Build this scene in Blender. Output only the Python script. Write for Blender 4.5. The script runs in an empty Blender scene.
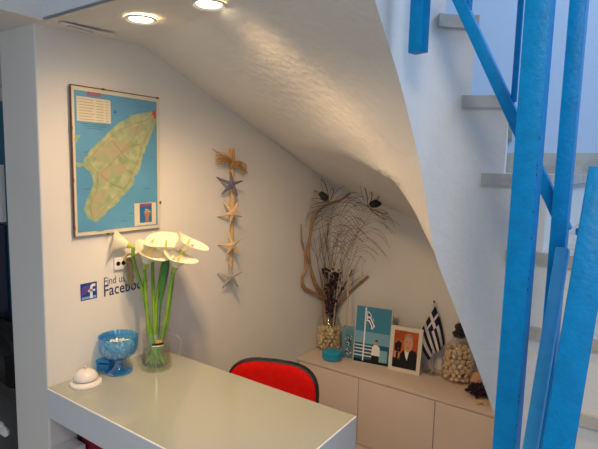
import bpy, bmesh, math, random
from mathutils import Vector, Matrix, noise
random.seed(7)
scene = bpy.context.scene
COL = scene.collection
# ------------------------------------------------------------------ camera
F_PX, CX, CY, H = 491.136, 299.0, 224.5, 1.65
def _cv(p): return Vector((p[0]-CX, -(p[1]-CY), -F_PX))
_Y = _cv((642, 175)).normalized(); _X = -_cv((-415, 150)).normalized()
_X = (_X - _Y*_X.dot(_Y)).normalized(); _Z = _X.cross(_Y)
R = Matrix((_X, _Y, _Z))                      # world = R @ camera axes
def ray(p): return R @ _cv(p)
def onz(p, z): d = ray(p); return d*((z-H)/d.z) + Vector((0, 0, H))
def onx(p, x): d = ray(p); return d*(x/d.x) + Vector((0, 0, H))
def ony(p, y): d = ray(p); return d*(y/d.y) + Vector((0, 0, H))
cam_d = bpy.data.cameras.new('camera'); cam = bpy.data.objects.new('camera', cam_d); COL.objects.link(cam)
cam_d.sensor_width = 36; cam_d.lens = F_PX/598*36; cam_d.clip_start = .02
cam.matrix_world = Matrix.Translation((0, 0, H)) @ R.to_4x4()
scene.camera = cam
# ------------------------------------------------------------------ light and exposure
scene.view_settings.view_transform = 'Standard'; scene.view_settings.look = 'None'
scene.view_settings.exposure = 0.0; scene.view_settings.gamma = 1; scene.view_settings.use_curve_mapping = False
W = bpy.data.worlds.new('world'); scene.world = W; W.use_nodes = True
W.node_tree.nodes['Background'].inputs[0].default_value = (.80, .88, 1.0, 1)
W.node_tree.nodes['Background'].inputs[1].default_value = 0.46
def area(name, loc, target, sx, sy, power, color):
    l = bpy.data.lights.new(name, 'AREA'); l.shape = 'RECTANGLE'; l.size = sx; l.size_y = sy; l.energy = power; l.color = color
    o = bpy.data.objects.new(name, l); COL.objects.link(o); o.location = loc
    o.rotation_euler = (Vector(target)-Vector(loc)).to_track_quat('-Z', 'Y').to_euler(); return o
area('daylight_entrance', (1.9, -1.6, 1.7), (-.4, 1.6, 1.3), 1.6, 2.2, 16, (.72, .84, 1.0))
area('daylight_stairwell', (.9, 1.9, 3.4), (-.5, 2.4, 1.6), 1.0, .8, 25, (.55, .74, 1.0))
def spot(name, loc, power, angle, color=(1, .65, .33), target=None, blend=.8):
    l = bpy.data.lights.new(name, 'SPOT'); l.energy = power; l.spot_size = math.radians(angle); l.spot_blend = blend
    l.color = color; l.shadow_soft_size = .04
    o = bpy.data.objects.new(name, l); COL.objects.link(o); o.location = loc
    if target: o.rotation_euler = (Vector(target)-Vector(loc)).to_track_quat('-Z', 'Y').to_euler()
    return o
spot('stair_wall_fill_spot', (.35, -.35, 2.6), 44, 75, (1, .86, .68), (-.40, 1.35, .75)).data.shadow_soft_size = .22  # added fill spot, no known lamp here; brightens the stair wall and posts
# ------------------------------------------------------------------ materials
def mat(name, color, rough=.5, metal=0, spec=.5, emit=0, noise_amt=0, nscale=8, bump=0, bscale=60, color2=None, trans=0, coat=0, alpha=1, emit_color=None, ior=1.45):
    m = bpy.data.materials.new(name); m.use_nodes = True; nt = m.node_tree; b = nt.nodes['Principled BSDF']
    c = (*color, 1)
    b.inputs['Base Color'].default_value = c; b.inputs['Roughness'].default_value = rough; b.inputs['Metallic'].default_value = metal
    b.inputs['Specular IOR Level'].default_value = spec; b.inputs['Transmission Weight'].default_value = trans
    b.inputs['Coat Weight'].default_value = coat; b.inputs['Alpha'].default_value = alpha; b.inputs['IOR'].default_value = ior
    if emit: b.inputs['Emission Color'].default_value = (*(emit_color or color), 1); b.inputs['Emission Strength'].default_value = emit
    tc = nt.nodes.new('ShaderNodeTexCoord')
    if noise_amt or color2:
        n = nt.nodes.new('ShaderNodeTexNoise'); n.inputs['Scale'].default_value = nscale; n.inputs['Detail'].default_value = 6
        nt.links.new(tc.outputs['Object'], n.inputs['Vector'])
        r = nt.nodes.new('ShaderNodeValToRGB'); nt.links.new(n.outputs['Fac'], r.inputs['Fac'])
        c2 = color2 or tuple(x*(1-noise_amt) for x in color)
        r.color_ramp.elements[0].position = .35; r.color_ramp.elements[1].position = .62
        r.color_ramp.elements[0].color = (*c2, 1); r.color_ramp.elements[1].color = c
        nt.links.new(r.outputs['Color'], b.inputs['Base Color'])
    if bump:
        n = nt.nodes.new('ShaderNodeTexNoise'); n.inputs['Scale'].default_value = bscale; n.inputs['Detail'].default_value = 5
        nt.links.new(tc.outputs['Object'], n.inputs['Vector'])
        bp = nt.nodes.new('ShaderNodeBump'); bp.inputs['Strength'].default_value = bump; bp.inputs['Distance'].default_value = .01
        nt.links.new(n.outputs['Fac'], bp.inputs['Height']); nt.links.new(bp.outputs['Normal'], b.inputs['Normal'])
    return m
def glass(name, tint=(1, 1, 1), gl=.10, rough=.02, body=None, body_amt=0):
    m = bpy.data.materials.new(name); m.use_nodes = True; nt = m.node_tree; nt.nodes.clear()
    o = nt.nodes.new('ShaderNodeOutputMaterial'); t = nt.nodes.new('ShaderNodeBsdfTransparent'); g = nt.nodes.new('ShaderNodeBsdfGlossy')
    t.inputs[0].default_value = (*tint, 1); g.inputs['Roughness'].default_value = rough
    lw = nt.nodes.new('ShaderNodeLayerWeight'); lw.inputs[0].default_value = .35
    ma = nt.nodes.new('ShaderNodeMath'); ma.operation = 'MULTIPLY_ADD'; ma.inputs[1].default_value = .2; ma.inputs[2].default_value = gl*.4
    nt.links.new(lw.outputs['Facing'], ma.inputs[0])
    mx = nt.nodes.new('ShaderNodeMixShader'); nt.links.new(ma.outputs[0], mx.inputs[0])
    src = t
    if body:
        d = nt.nodes.new('ShaderNodeBsdfPrincipled'); d.inputs['Base Color'].default_value = (*body, 1); d.inputs['Roughness'].default_value = .15
        m2 = nt.nodes.new('ShaderNodeMixShader'); m2.inputs[0].default_value = body_amt
        nt.links.new(t.outputs[0], m2.inputs[1]); nt.links.new(d.outputs[0], m2.inputs[2]); src = m2
    nt.links.new(src.outputs[0], mx.inputs[1]); nt.links.new(g.outputs[0], mx.inputs[2]); nt.links.new(mx.outputs[0], o.inputs[0])
    return m
M = {}
M['plaster'] = mat('white_plaster', (.80, .78, .74), .85, bump=.12, bscale=18, noise_amt=.04, nscale=3)
M['rough_plaster'] = mat('rough_white_plaster', (.82, .80, .76), .9, bump=.3, bscale=30, noise_amt=.05, nscale=4)
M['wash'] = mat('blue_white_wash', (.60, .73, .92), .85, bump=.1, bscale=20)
M['floor'] = mat('floor_tile', (.60, .54, .46), .4, noise_amt=.15, nscale=5)
M['marble'] = mat('grey_marble', (.58, .54, .48), .45, noise_amt=.25, nscale=14)
M['lacquer'] = mat('white_lacquer', (.385, .40, .345), .12, coat=.6)
M['deskside'] = mat('white_painted_panel', (.74, .77, .80), .5)
M['cab'] = mat('cream_melamine', (.70, .58, .50), .45, noise_amt=.04, nscale=6)
M['gap'] = mat('shadow_gap', (.12, .09, .07), .8)
M['bluepaint'] = mat('blue_gloss_paint', (.0, .28, .68), .38, spec=.25, noise_amt=.14, nscale=40, bump=.15, bscale=120)
M['bluepaint2'] = mat('blue_rail_paint', (.0, .28, .68), .4, spec=.25, noise_amt=.12, nscale=50, bump=.15, bscale=120)
M['chip'] = mat('paint_chip', (.05, .05, .06), .8)
M['rust'] = mat('worn_wood_edge', (.16, .11, .07), .8)
M['red'] = mat('red_fabric', (.62, .006, .004), .85, spec=.15, noise_amt=.15, nscale=90, bump=.2, bscale=400)
M['darkred'] = mat('dark_red_fabric', (.28, .006, .02), .8)
M['black'] = mat('black_plastic', (.012, .012, .014), .35)
M['chrome'] = mat('chrome', (.62, .60, .57), .32, metal=1)
M['white_enamel'] = mat('white_enamel', (.80, .77, .72), .25)
M['glass'] = glass('clear_glass')
M['mugglass'] = glass('mug_glass', (.98, .99, .97), .12, body=(.7, .75, .78), body_amt=.03)
M['water'] = glass('water', (.96, .98, .80), .02)
M['blueglass'] = glass('blue_glass', (.42, .80, 1.0), .4, body=(.01, .40, .92), body_amt=.24)
M['palebottle'] = glass('pale_blue_glass', (.65, .85, .95), .2, body=(.18, .42, .55), body_amt=.5)
M['bluetin'] = mat('turquoise_enamel', (.01, .30, .52), .25, coat=.5)
M['bluebox'] = mat('blue_card', (.03, .28, .62), .4)
M['darkblue'] = mat('navy_card', (.008, .02, .12), .5)
M['candy'] = mat('white_pebbles', (.82, .82, .78), .5)
M['petal'] = mat('calla_petal', (.84, .80, .64), .5)
M['petalbase'] = mat('calla_green_throat', (.42, .52, .10), .5)
M['stem'] = mat('green_stem', (.22, .40, .03), .35, color2=(.13, .30, .025), nscale=12)
M['leaf'] = mat('dark_green_leaf', (.05, .18, .03), .4)
M['spadix'] = mat('yellow_spadix', (.80, .55, .05), .7)
M['wood'] = mat('driftwood', (.45, .27, .13), .8, color2=(.28, .16, .08), nscale=20, bump=.4, bscale=90)
M['twig'] = mat('dried_twigs', (.20, .12, .06), .8)
M['barb'] = mat('feather_barbs', (.20, .13, .07), .7)
M['eye'] = mat('feather_eye', (.015, .01, .012), .5)
M['shaft'] = mat('feather_shaft', (.55, .42, .30), .6)
M['darkflower'] = mat('dried_dark_flowers', (.025, .010, .018), .8)
M['stone'] = mat('pale_stones', (.84, .68, .38), .7, color2=(.66, .50, .26), nscale=14)
M['stone2'] = mat('tan_pebbles', (.80, .60, .38), .7, color2=(.60, .43, .25), nscale=14)
M['straw'] = mat('straw', (.55, .30, .10), .8)
M['stick'] = mat('pale_stick', (.62, .40, .20), .8)
M['star_blue'] = mat('slate_starfish', (.13, .13, .20), .8, bump=.6, bscale=150)
M['star_beige'] = mat('beige_starfish', (.62, .44, .26), .8, bump=.6, bscale=150)
M['star_grey'] = mat('grey_starfish', (.33, .33, .33), .8, bump=.6, bscale=150)
M['ink'] = mat('navy_vinyl', (.01, .03, .16), .5)
M['logoblue'] = mat('logo_blue', (.015, .06, .32), .4)
M['logowhite'] = mat('logo_white', (.85, .86, .88), .4)
M['logolight'] = mat('logo_light_blue', (.25, .42, .70), .4)
M['pink'] = mat('logo_violet', (.40, .15, .55), .5)
M['sea'] = mat('map_sea', (.12, .40, .66), .5, noise_amt=.12, nscale=10)
M['paper'] = mat('map_paper', (.80, .74, .58), .5)
M['land'] = mat('map_land', (.50, .55, .32), .6, color2=(.30, .43, .24), nscale=34)
M['hill'] = mat('map_hills', (.50, .43, .28), .6, color2=(.38, .46, .27), nscale=40)
M['mapred'] = mat('map_red', (.70, .04, .03), .5)
M['maproad'] = mat('map_road', (.50, .22, .08), .6)
M['mapgrey'] = mat('map_grey_text', (.42, .36, .25), .6)
M['mapblue'] = mat('map_inset_blue', (.01, .17, .50), .5)
M['brownedge'] = mat('brown_frame_edge', (.14, .05, .02), .5)
M['white'] = mat('matt_white', (.85, .85, .83), .6)
M['navy'] = mat('flag_navy', (.006, .008, .06), .75)
M['flagwhite'] = mat('flag_white', (.78, .76, .74), .75)
M['skyphoto'] = mat('photo_sky', (.06, .25, .38), .35)
M['skyphoto2'] = mat('photo_low_sky', (.20, .42, .55), .35)
M['seaphoto'] = mat('photo_sea', (.015, .12, .20), .35)
M['photoblue'] = mat('photo_flag_blue', (.02, .08, .30), .4)
M['photoorange'] = mat('photo_orange', (.60, .14, .02), .35, color2=(.35, .05, .01), nscale=12)
M['skin'] = mat('photo_skin', (.66, .33, .20), .4)
M['hairgrey'] = mat('photo_grey_hair', (.40, .27, .20), .4)
M['photodark'] = mat('photo_dark', (.012, .010, .012), .35)
M['frametop'] = mat('silver_frame', (.62, .64, .62), .3, metal=.3)
M['framewhite'] = mat('white_frame', (.76, .70, .60), .4)
M['teal'] = mat('teal_paint', (.008, .13, .22), .4)
M['navydoor'] = mat('navy_door', (.006, .014, .05), .5)
M['greybag'] = mat('grey_fabric', (.10, .10, .10), .9, bump=.5, bscale=60)
M['lamp'] = mat('lamp_glow', (1, .82, .50), .5, emit=14, emit_color=(1, .80, .48))
M['shell'] = mat('pinkish_shell', (.60, .36, .22), .6)
# ------------------------------------------------------------------ mesh helpers
def catmull(pts, n):
    pts = [Vector(p) for p in pts]; out = []
    for i in range(len(pts)-1):
        p0 = pts[max(i-1, 0)]; p1 = pts[i]; p2 = pts[i+1]; p3 = pts[min(i+2, len(pts)-1)]
        for k in range(n):
            t = k/n
            out.append(.5*((2*p1)+(p2-p0)*t+(2*p0-5*p1+4*p2-p3)*t*t+(3*p1-p0-3*p2+p3)*t**3))
    out.append(pts[-1]); return out
class MB:
    def __init__(s): s.v = []; s.f = []; s.m = []; s.mats = []
    def mi(s, m):
        if m not in s.mats: s.mats.append(m)
        return s.mats.index(m)
    def add(s, vs, fs, m=0):
        o = len(s.v); s.v += [Vector(v) for v in vs]; s.f += [tuple(i+o for i in f) for f in fs]; s.m += [m]*len(fs); return s
    def box(s, c, d, rot=None, m=0):
        x, y, z = (a/2 for a in d); vs = [Vector((i*x, j*y, k*z)) for i in (-1, 1) for j in (-1, 1) for k in (-1, 1)]
        if rot is not None: vs = [rot @ v for v in vs]
        return s.add([v+Vector(c) for v in vs], [(0, 1, 3, 2), (4, 6, 7, 5), (0, 4, 5, 1), (2, 3, 7, 6), (0, 2, 6, 4), (1, 5, 7, 3)], m)
    def bb(s, x0, x1, y0, y1, z0, z1, m=0): return s.box(((x0+x1)/2, (y0+y1)/2, (z0+z1)/2), (x1-x0, y1-y0, z1-z0), None, m)
    def lathe(s, prof, c=(0, 0, 0), n=32, m=0, rot=None, wob=None):
        vs = []; fs = []
        for r, z in prof:
            for k in range(n):
                a = 2*math.pi*k/n; rr = r*(wob(a, z) if wob else 1); v = Vector((rr*math.cos(a), rr*math.sin(a), z))
                vs.append((rot @ v if rot is not None else v)+Vector(c))
        for i in range(len(prof)-1):
            for k in range(n):
                k2 = (k+1) % n; fs.append((i*n+k, i*n+k2, (i+1)*n+k2, (i+1)*n+k))
        if prof[0][0] > 1e-5: fs.append(tuple(reversed(range(n))))
        if prof[-1][0] > 1e-5: fs.append(tuple(range((len(prof)-1)*n, len(prof)*n)))
        return s.add(vs, fs, m)
    def tube(s, pts, r, n=8, m=0, flat=1.0):
        pts = [Vector(p) for p in pts]; vs = []; fs = []; N = len(pts); up = None
        for i, p in enumerate(pts):
            t = (pts[min(i+1, N-1)]-pts[max(i-1, 0)]).normalized()
            if up is None: up = t.orthogonal().normalized()
            up = (up-t*up.dot(t)).normalized(); sd = t.cross(up)
            rr = r(i/(N-1)) if callable(r) else r
            for k in range(n):
                a = 2*math.pi*k/n; vs.append(p+up*math.cos(a)*rr+sd*math.sin(a)*rr*flat)
        for i in range(N-1):
            for k in range(n):
                k2 = (k+1) % n; fs.append((i*n+k, i*n+k2, (i+1)*n+k2, (i+1)*n+k))
        fs.append(tuple(reversed(range(n)))); fs.append(tuple(range((N-1)*n, N*n)))
        return s.add(vs, fs, m)
    def bar(s, a, b, w, d, wdir, m=0):
        """square bar from a to b; w measured along wdir"""
        a = Vector(a); b = Vector(b); t = (b-a).normalized(); u = Vector(wdir); u = (u-t*u.dot(t)).normalized(); v = t.cross(u)
        q = [(-1, -1), (1, -1), (1, 1), (-1, 1)]
        vs = [p+u*i*w/2+v*j*d/2 for p in (a, b) for i, j in q]
        return s.add(vs, [(0, 3, 2, 1), (4, 5, 6, 7)]+[(k, (k+1) % 4, (k+1) % 4+4, k+4) for k in range(4)], m)
    def prism(s, poly, z0, z1, m=0):
        n = len(poly); a = sum(poly[i][0]*poly[(i+1) % n][1]-poly[(i+1) % n][0]*poly[i][1] for i in range(n))
        if a < 0: poly = poly[::-1]
        vs = [(p[0], p[1], z0) for p in poly]+[(p[0], p[1], z1) for p in poly]
        return s.add(vs, [tuple(reversed(range(n))), tuple(range(n, 2*n))]+[(i, (i+1) % n, (i+1) % n+n, i+n) for i in range(n)], m)
    def blob(s, c, r, m=0, rot=None, seg=8, rings=6, jit=0):
        sd = random.random()*50
        vs = []; fs = []
        r = r if hasattr(r, '__len__') else (r, r, r)
        for i in range(rings+1):
            th = math.pi*i/rings
            for k in range(seg):
                a = 2*math.pi*k/seg; v = Vector((math.sin(th)*math.cos(a), math.sin(th)*math.sin(a), math.cos(th)))
                if jit: v = v*(1+jit*noise.noise(v*1.3+Vector((sd, 0, 0))))
                v = Vector((v.x*r[0], v.y*r[1], v.z*r[2]))
                vs.append((rot @ v if rot is not None else v)+Vector(c))
        for i in range(rings):
            for k in range(seg):
                k2 = (k+1) % seg; fs.append((i*seg+k, (i+1)*seg+k, (i+1)*seg+k2, i*seg+k2))
        return s.add(vs, fs, m)
    def build(s, name, mats, parent=None, smooth=True, bevel=0, loc=None, seg=2):
        if not isinstance(mats, (list, tuple)): mats = [mats]
        me = bpy.data.meshes.new(name); off = Vector(loc) if loc is not None else Vector((0, 0, 0))
        me.from_pydata([v-off for v in s.v], [], s.f); me.update()
        for m in mats: me.materials.append(m)
        for p, mi_ in zip(me.polygons, s.m): p.material_index = mi_
        bm = bmesh.new(); bm.from_mesh(me); bmesh.ops.remove_doubles(bm, verts=bm.verts, dist=1e-6)
        if bevel: bmesh.ops.bevel(bm, geom=[e for e in bm.edges if e.calc_face_angle(0) > .6], offset=bevel, segments=seg, affect='EDGES', profile=.5)
        bmesh.ops.recalc_face_normals(bm, faces=bm.faces)
        if smooth:
            for f in bm.faces: f.smooth = True
            for e in bm.edges:
                if e.calc_face_angle(0) > math.radians(38): e.smooth = False
        bm.to_mesh(me); bm.free()
        o = bpy.data.objects.new(name, me); COL.objects.link(o); o.location = off
        if parent is not None:
            o.parent = parent
            pl = Vector((0, 0, 0)); q = parent
            while q is not None: pl += q.location; q = q.parent
            o.location = off-pl
        return o
def tag(o, label, cat, group=None, kind=None):
    o['label'] = label; o['category'] = cat
    if group: o['group'] = group
    if kind: o['kind'] = kind
    return o
def empty(name, loc, label, cat, group=None):
    o = bpy.data.objects.new(name, None); COL.objects.link(o); o.location = loc; o.empty_display_size = .1
    return tag(o, label, cat, group)
def struct(o, label=None):
    o['kind'] = 'structure'
    if label: o['label'] = label
    return o
def text_mesh(mb, s, origin, xdir, updir, size, m=0, width=None, off=.0008, bold=0):
    cu = bpy.data.curves.new('t', 'FONT'); cu.body = s; cu.size = 1; cu.resolution_u = 3; cu.offset = bold
    o = bpy.data.objects.new('t', cu); COL.objects.link(o); bpy.context.view_layer.update()
    me = bpy.data.meshes.new_from_object(o.evaluated_get(bpy.context.evaluated_depsgraph_get()))
    xs = [v.co.x for v in me.vertices]; x0, x1 = min(xs), max(xs)
    kx = (width/(x1-x0)) if width else size
    xd = Vector(xdir); ud = Vector(updir); nrm = xd.cross(ud)
    mb.add([Vector(origin)+xd*(v.co.x-x0)*kx+ud*v.co.y*size+nrm*off for v in me.vertices], [tuple(p.vertices) for p in me.polygons], m)
    bpy.data.objects.remove(o); bpy.data.meshes.remove(me)
# ------------------------------------------------------------------ room
XW, YP, YB, ZC = -1.669, .868, 2.80, 2.095
struct(MB().bb(-4.6, 1.6, -3.0, 3.0, -.1, 0).build('floor', M['floor'], smooth=False), 'tiled floor below the desk and stairs')
struct(MB().bb(XW-.24, XW, YP, YB+.2, 0, 2.6).build('wall_left', M['plaster'], smooth=False, bevel=.006), 'white plaster wall with the map and its grey end face')
struct(MB().bb(XW, -.62, YB, YB+.2, 0, 1.62, 0).bb(XW, -.62, YB, YB+.2, 1.62, 4.2, 1).bb(-.62, 1.35, YB, YB+.2, 0, 4.2, 1).build('wall_back', [M['plaster'], M['wash']], smooth=False), 'pale wall behind the cabinet and up the stairwell')
struct(MB().bb(1.15, 1.35, -.6, YB, 0, 4.2).build('wall_right', M['wash'], smooth=False), 'pale wall on the right of the stairs')
# low ceiling above the desk + low ceiling of the left passage
INX = -.48
struct(MB().bb(-4.6, XW-.24, -3, 1.5, ZC, ZC+.1).bb(XW-.24, XW+.06, -3, YP, ZC, ZC+.1).build('ceiling', M['plaster'], smooth=False), 'low ceiling over the passage')
struct(MB().bb(XW+.06, -.52, YP, YP+.05, ZC+.01, 3.2).build('wall_upper', M['deskside'], smooth=False), 'grey white wall above the low ceiling edge')
struct(MB().bb(XW-.1, XW+.06, -3, YP, ZC+.101, 3.2).build('wall_upper_left', M['deskside'], smooth=False), 'grey white wall above the passage')
struct(MB().bb(-4.6, XW-.24, 1.5, 1.6, 0, ZC).build('wall_passage', M['plaster'], smooth=False), 'wall at the end of the dark passage')
struct(MB().bb(-4.7, -4.6, -3, 1.6, 0, ZC+.1).build('wall_far_left', M['plaster'], smooth=False), 'far wall of the passage')
dr = MB().bb(-4.2, -3.18, 1.45, 1.5, 0, 2.0).build('door_1', M['teal'], smooth=False, bevel=.004); struct(dr, 'dark blue door in the passage')
MB().bb(-4.1, -3.2, 1.435, 1.452, .05, 1.25).build('lower_panel', M['navydoor'], dr, smooth=False)
MB().bb(-4.1, -3.2, 1.425, 1.452, 1.27, 1.62).build('lock_panel', M['white'], dr, smooth=False)
hb = MB().lathe([(0, 0), (.03, 0), (.03, .03), (0, .03)], (-3.36, 1.42, 1.44), rot=Matrix.Rotation(math.pi/2, 3, 'X')); hb.build('door_knob', M['black'], dr)
# ------------------------------------------------------------------ staircase
path = catmull([(.9, 1.40, 0), (.3, 1.40, 0), (0, 1.40, 0), (-.2, 1.395, 0), (-.33, 1.36, 0), (-.43, 1.31, 0), (-.485, 1.23, 0), (-.50, 1.10, 0), (-.49, .97, 0), (INX, YP, 0)], 12)
def path_at(u):
    u = max(0, min(len(path)-1.0001, u)); i = int(u); return path[i].lerp(path[i+1], u-i)
def path_n(u):
    a = path_at(u-.5); b = path_at(u+.5); t = (b-a).normalized(); return Vector((-t.y, t.x, 0))*-1 if False else Vector((-t.y, t.x, 0))
def path_hit(p):
    d = ray(p); best = None
    for i in range(len(path)-1):
        a, b = path[i], path[i+1]; e = b-a
        den = d.x*e.y-d.y*e.x
        if abs(den) < 1e-9: continue
        s = (d.y*a.x-d.x*a.y)/den
        if -1e-6 <= s <= 1+1e-6:
            q = a+e*s; t = q.y/d.y
            if best is None or t < best[2]: best = (i+s, H+d.z*t, t)
    return best
RZ = .200
def u_of_x(x):      # path index for the straight part
    return min(range(len(path)*10), key=lambda k: abs(path_at(k/10).x-x) + (10 if path_at(k/10).y < 1.24 else 0))/10
# lower edge of the inner string
Ist = [(len(path)-1.001, ZC)]
for p in [(375, 0), (395, 65), (412, 130), (424, 188), (434, 250), (450, 295), (471, 350), (492, 408), (512, 462)]:
    h = path_hit(p); Ist.append((h[0], h[1]))
Ist += [(u_of_x(.05), .45), (u_of_x(.3), .12), (u_of_x(.6), .0), (0, 0)]
Ost = [(XW, 1.297, 2.115), (XW, 1.55, 2.012), (XW, 1.9, 1.88), (XW, 2.26, 1.743), (XW, 2.8, 1.53), (-1.1, 2.8, 1.36), (-.75, 2.8, 1.22), (-.45, 2.8, 1.06), (-.2, 2.8, .90), (0, 2.8, .75), (.3, 2.8, .5), (.6, 2.8, .2), (.8, 2.8, 0), (.9, 2.8, 0)]
stair = empty('staircase', (-.2, 1.4, 0), 'white plastered staircase with marble treads winding up above the desk niche', 'staircase')
def lerp_l(L, t):
    i = int(min(t, len(L)-1.0001)); f = t-i; return tuple(a+(b-a)*f for a, b in zip(L[i], L[i+1]))
def cr_l(L, t):
    i = int(min(t, len(L)-1.0001)); f = t-i
    g = lambda k: L[max(0, min(len(L)-1, k))]
    return tuple(.5*(2*b+(c-a)*f+(2*a-5*b+4*c-d)*f*f+(3*b-a-3*c+d)*f**3) for a, b, c, d in zip(g(i-1), g(i), g(i+1), g(i+2)))
NU, NV = 8*(len(Ist)-1), 20
sf = MB(); vs = []; fs = []
HOL = [0, 0, 0, 0, .11, .17, .15, .1, .05, 0, 0, 0, 0, 0]; F0 = [.4, .4, .4, .5, .12, .1, .1, .1, .1, .1, .1, .1, .1, .1]
for a in range(NU+1):
    t = a/8; u, zi = cr_l(Ist, t); pi_ = path_at(u); po = Vector(lerp_l(Ost, t) if 3.2 < t < 4.8 else cr_l(Ost, t)); I = Vector((pi_.x, pi_.y, max(zi, 0)))
    po.x = max(po.x, XW); po.y = min(po.y, YB); po.z = max(po.z, 0)
    for b in range(NV+1):
        f = b/NV; q = I.lerp(po, f); f0 = lerp_l([(x,) for x in F0], t)[0]; g = max(0, (f-f0)/(1-f0))
        vs.append(q+Vector((0, 0, lerp_l([(x,) for x in HOL], t)[0]*math.sin(math.pi*g**.8)**1.4 if 0 < g < 1 else 0)))
for a in range(NU):
    for b in range(NV): fs.append((a*(NV+1)+b, a*(NV+1)+b+1, (a+1)*(NV+1)+b+1, (a+1)*(NV+1)+b))
# flat part of the ceiling niche up to the first ruling
i0 = vs[0]; nv0 = len(vs)
vs += [Vector((INX, YP, ZC)), Vector((XW, YP, ZC))]
fs.append(tuple([nv0+1, nv0]+[k for k in range(0, NV+1)]))
sf.add(vs, fs).build('soffit', M['rough_plaster'], stair)
# risers: (path x, outer point)
def inner_u(x=None, u=None): return u if u is not None else u_of_x(x)
risers = [(inner_u(.42), (.62, 2.8)), (inner_u(.28), (.45, 2.8)), (inner_u(.16), (.30, 2.8)), (inner_u(.04), (.15, 2.8)), (inner_u(-.08), (.0, 2.8)), (inner_u(-.195), (-.2, 2.8)), (inner_u(-.297), (-.6, 2.8)), (inner_u(-.385), (-1.08, 2.8)), (inner_u(-.45), (XW+.02, 2.75)), (inner_u(u=82), (XW+.02, 2.25)), (inner_u(u=94), (XW+.02, 1.85)), (inner_u(u=106.9), (XW+.02, 1.45))]
ZT = [1.645+RZ*(k-5) for k in range(len(risers))]     # tread height after riser k
def outer(a, b):
    pts = [Vector((*a, 0))]
    if a[0] > XW+.3 and b[0] < XW+.3 and b[1] < 2.8: pts.append(Vector((XW+.02, 2.8, 0)))
    pts.append(Vector((*b, 0))); return pts
st = MB(); 
def string_z(u):
    # interpolate lower edge of the string by path index
    dense = [cr_l(Ist, k/8) for k in range(NU+1)]
    dense.sort(key=lambda q: q[0])
    for (a, za), (b, zb) in zip(dense, dense[1:]):
        if a <= u <= b: return max(0, za+(zb-za)*(u-a)/max(1e-9, b-a))
    return dense[0][1] if u < dense[0][0] else dense[-1][1]
segs = [(0, risers[0][0], ZT[0]-RZ)]+[(risers[k][0], risers[k+1][0], ZT[k]) for k in range(len(risers)-1)]
for k, (ua, ub, z) in enumerate(segs):
    if k >= 9: z = 3.2
    n = max(2, int((ub-ua)*2)); prev = None
    for j in range(n+1):
        u = ua+(ub-ua)*j/n; p = path_at(u); top = z-.03 if k < 9 else z; lo = string_z(u)
        cur = (Vector((p.x, p.y, lo)), Vector((p.x, p.y, top)))
        if prev and top > min(prev[0].z, lo): st.add([prev[0], cur[0], cur[1], prev[1]], [(0, 1, 2, 3)])
        prev = cur
    # riser face closing the step
    if 0 < k < 10:
        u = ua; p = path_at(u); o_ = Vector((*risers[k-1][1], 0)); zl = (ZT[k-2] if k > 1 else ZT[0]-RZ)-.03
        st.add([(p.x, p.y, zl), (o_.x, o_.y, zl), (o_.x, o_.y, z-.03), (p.x, p.y, z-.03)], [(0, 1, 2, 3)])
st.build('plaster_body', M['rough_plaster'], stair, smooth=False)
for k in range(0, 9):
    ua, ub, z = risers[k][0], risers[k+1][0], ZT[k]
    n = 6; inner = []
    tip = {7: 428, 6: 457, 5: 481, 4: 511, 3: 534, 2: 562}.get(k)
    ue = path_hit((tip, 170))[0] if tip else ub+1.5
    us = ua-(.6 if k > 3 else .3)
    for j in range(n+1):
        u = us+(ue-us)*j/n; p = path_at(u); nn = path_n(u)
        c = Vector((-.2, 3.0, 0))
        if nn.dot(c-p) > 0: nn = -nn
        inner.append(p+nn*.014)
    oa, ob = risers[k][1], risers[k+1][1]
    out = outer((oa[0]+.02, oa[1]), ob)
    poly = [(p.x, p.y) for p in inner]+[(p.x, p.y) for p in reversed(out)]
    MB().prism(poly, z-.031, z).build('tread', M['marble'], stair, smooth=False)
# marble skirting on the outer wall
sk = MB().bb(-.60, -.18, YB-.02, YB, 1.64, 1.75).bb(-.245, -.18, YB-.02, YB, 1.44, 1.64).bb(-.18, .02, YB-.02, YB, 1.44, 1.54)
struct(sk.build('trim_1', M['marble'], smooth=False), 'grey marble skirting stepping up the stairwell wall')
# ------------------------------------------------------------------ depth helper, ceiling fittings
def atd(p, depth): return ray(p)*(depth/F_PX) + Vector((0, 0, H))
def depth_of(P): return -(R.transposed() @ (Vector(P)-Vector((0, 0, H)))).z
for i, (p, zz) in enumerate([((141, 19), ZC), ((209, 4), ZC+.005)]):
    c = onz(p, zz)
    e = empty('ceiling_downlight', c, ['lit recessed round downlight above the island map', 'lit recessed round downlight nearer the stairs at the top edge'][i], 'ceiling light', 'recessed downlights')
    MB().lathe([(.036, -.001), (.046, -.006), (.048, -.004), (.048, 0), (.036, 0)], c, 32).build('trim_ring', M['white'], e)
    MB().lathe([(0, -.003), (.02, -.0028), (.0355, -.0015), (.0355, .0), (0, .0)], c, 32).build('lamp_face', M['lamp'], e)
    spot('downlight_and_fill_beam', c+Vector((0, 0, -.02)), [7.5, 26][i], [165, 150][i])
spot('downlight_and_fill_beam', (-.92, .925, ZC-.02), 28, 98, target=(-1.4, 2.0, .45))  # added third beam without a fitting, lifts the back of the niche
vc = [onz(p, ZC) for p in ((58, 26), (71, 22), (118, 32), (105, 36))]
cv = onz((87, 28), ZC)
hv = empty('ceiling_hatch', (vc[0]+vc[2])/2, 'slim cream rectangular cover plate on the ceiling beside the map wall', 'cover plate')
lx, ly = .03, .20
cc = (vc[0]+vc[1]+vc[2]+vc[3])/4
MB().box((cc.x, cc.y, ZC-.003), (lx, ly, .006)).build('plate', M['plaster'], hv, bevel=.003)
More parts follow.
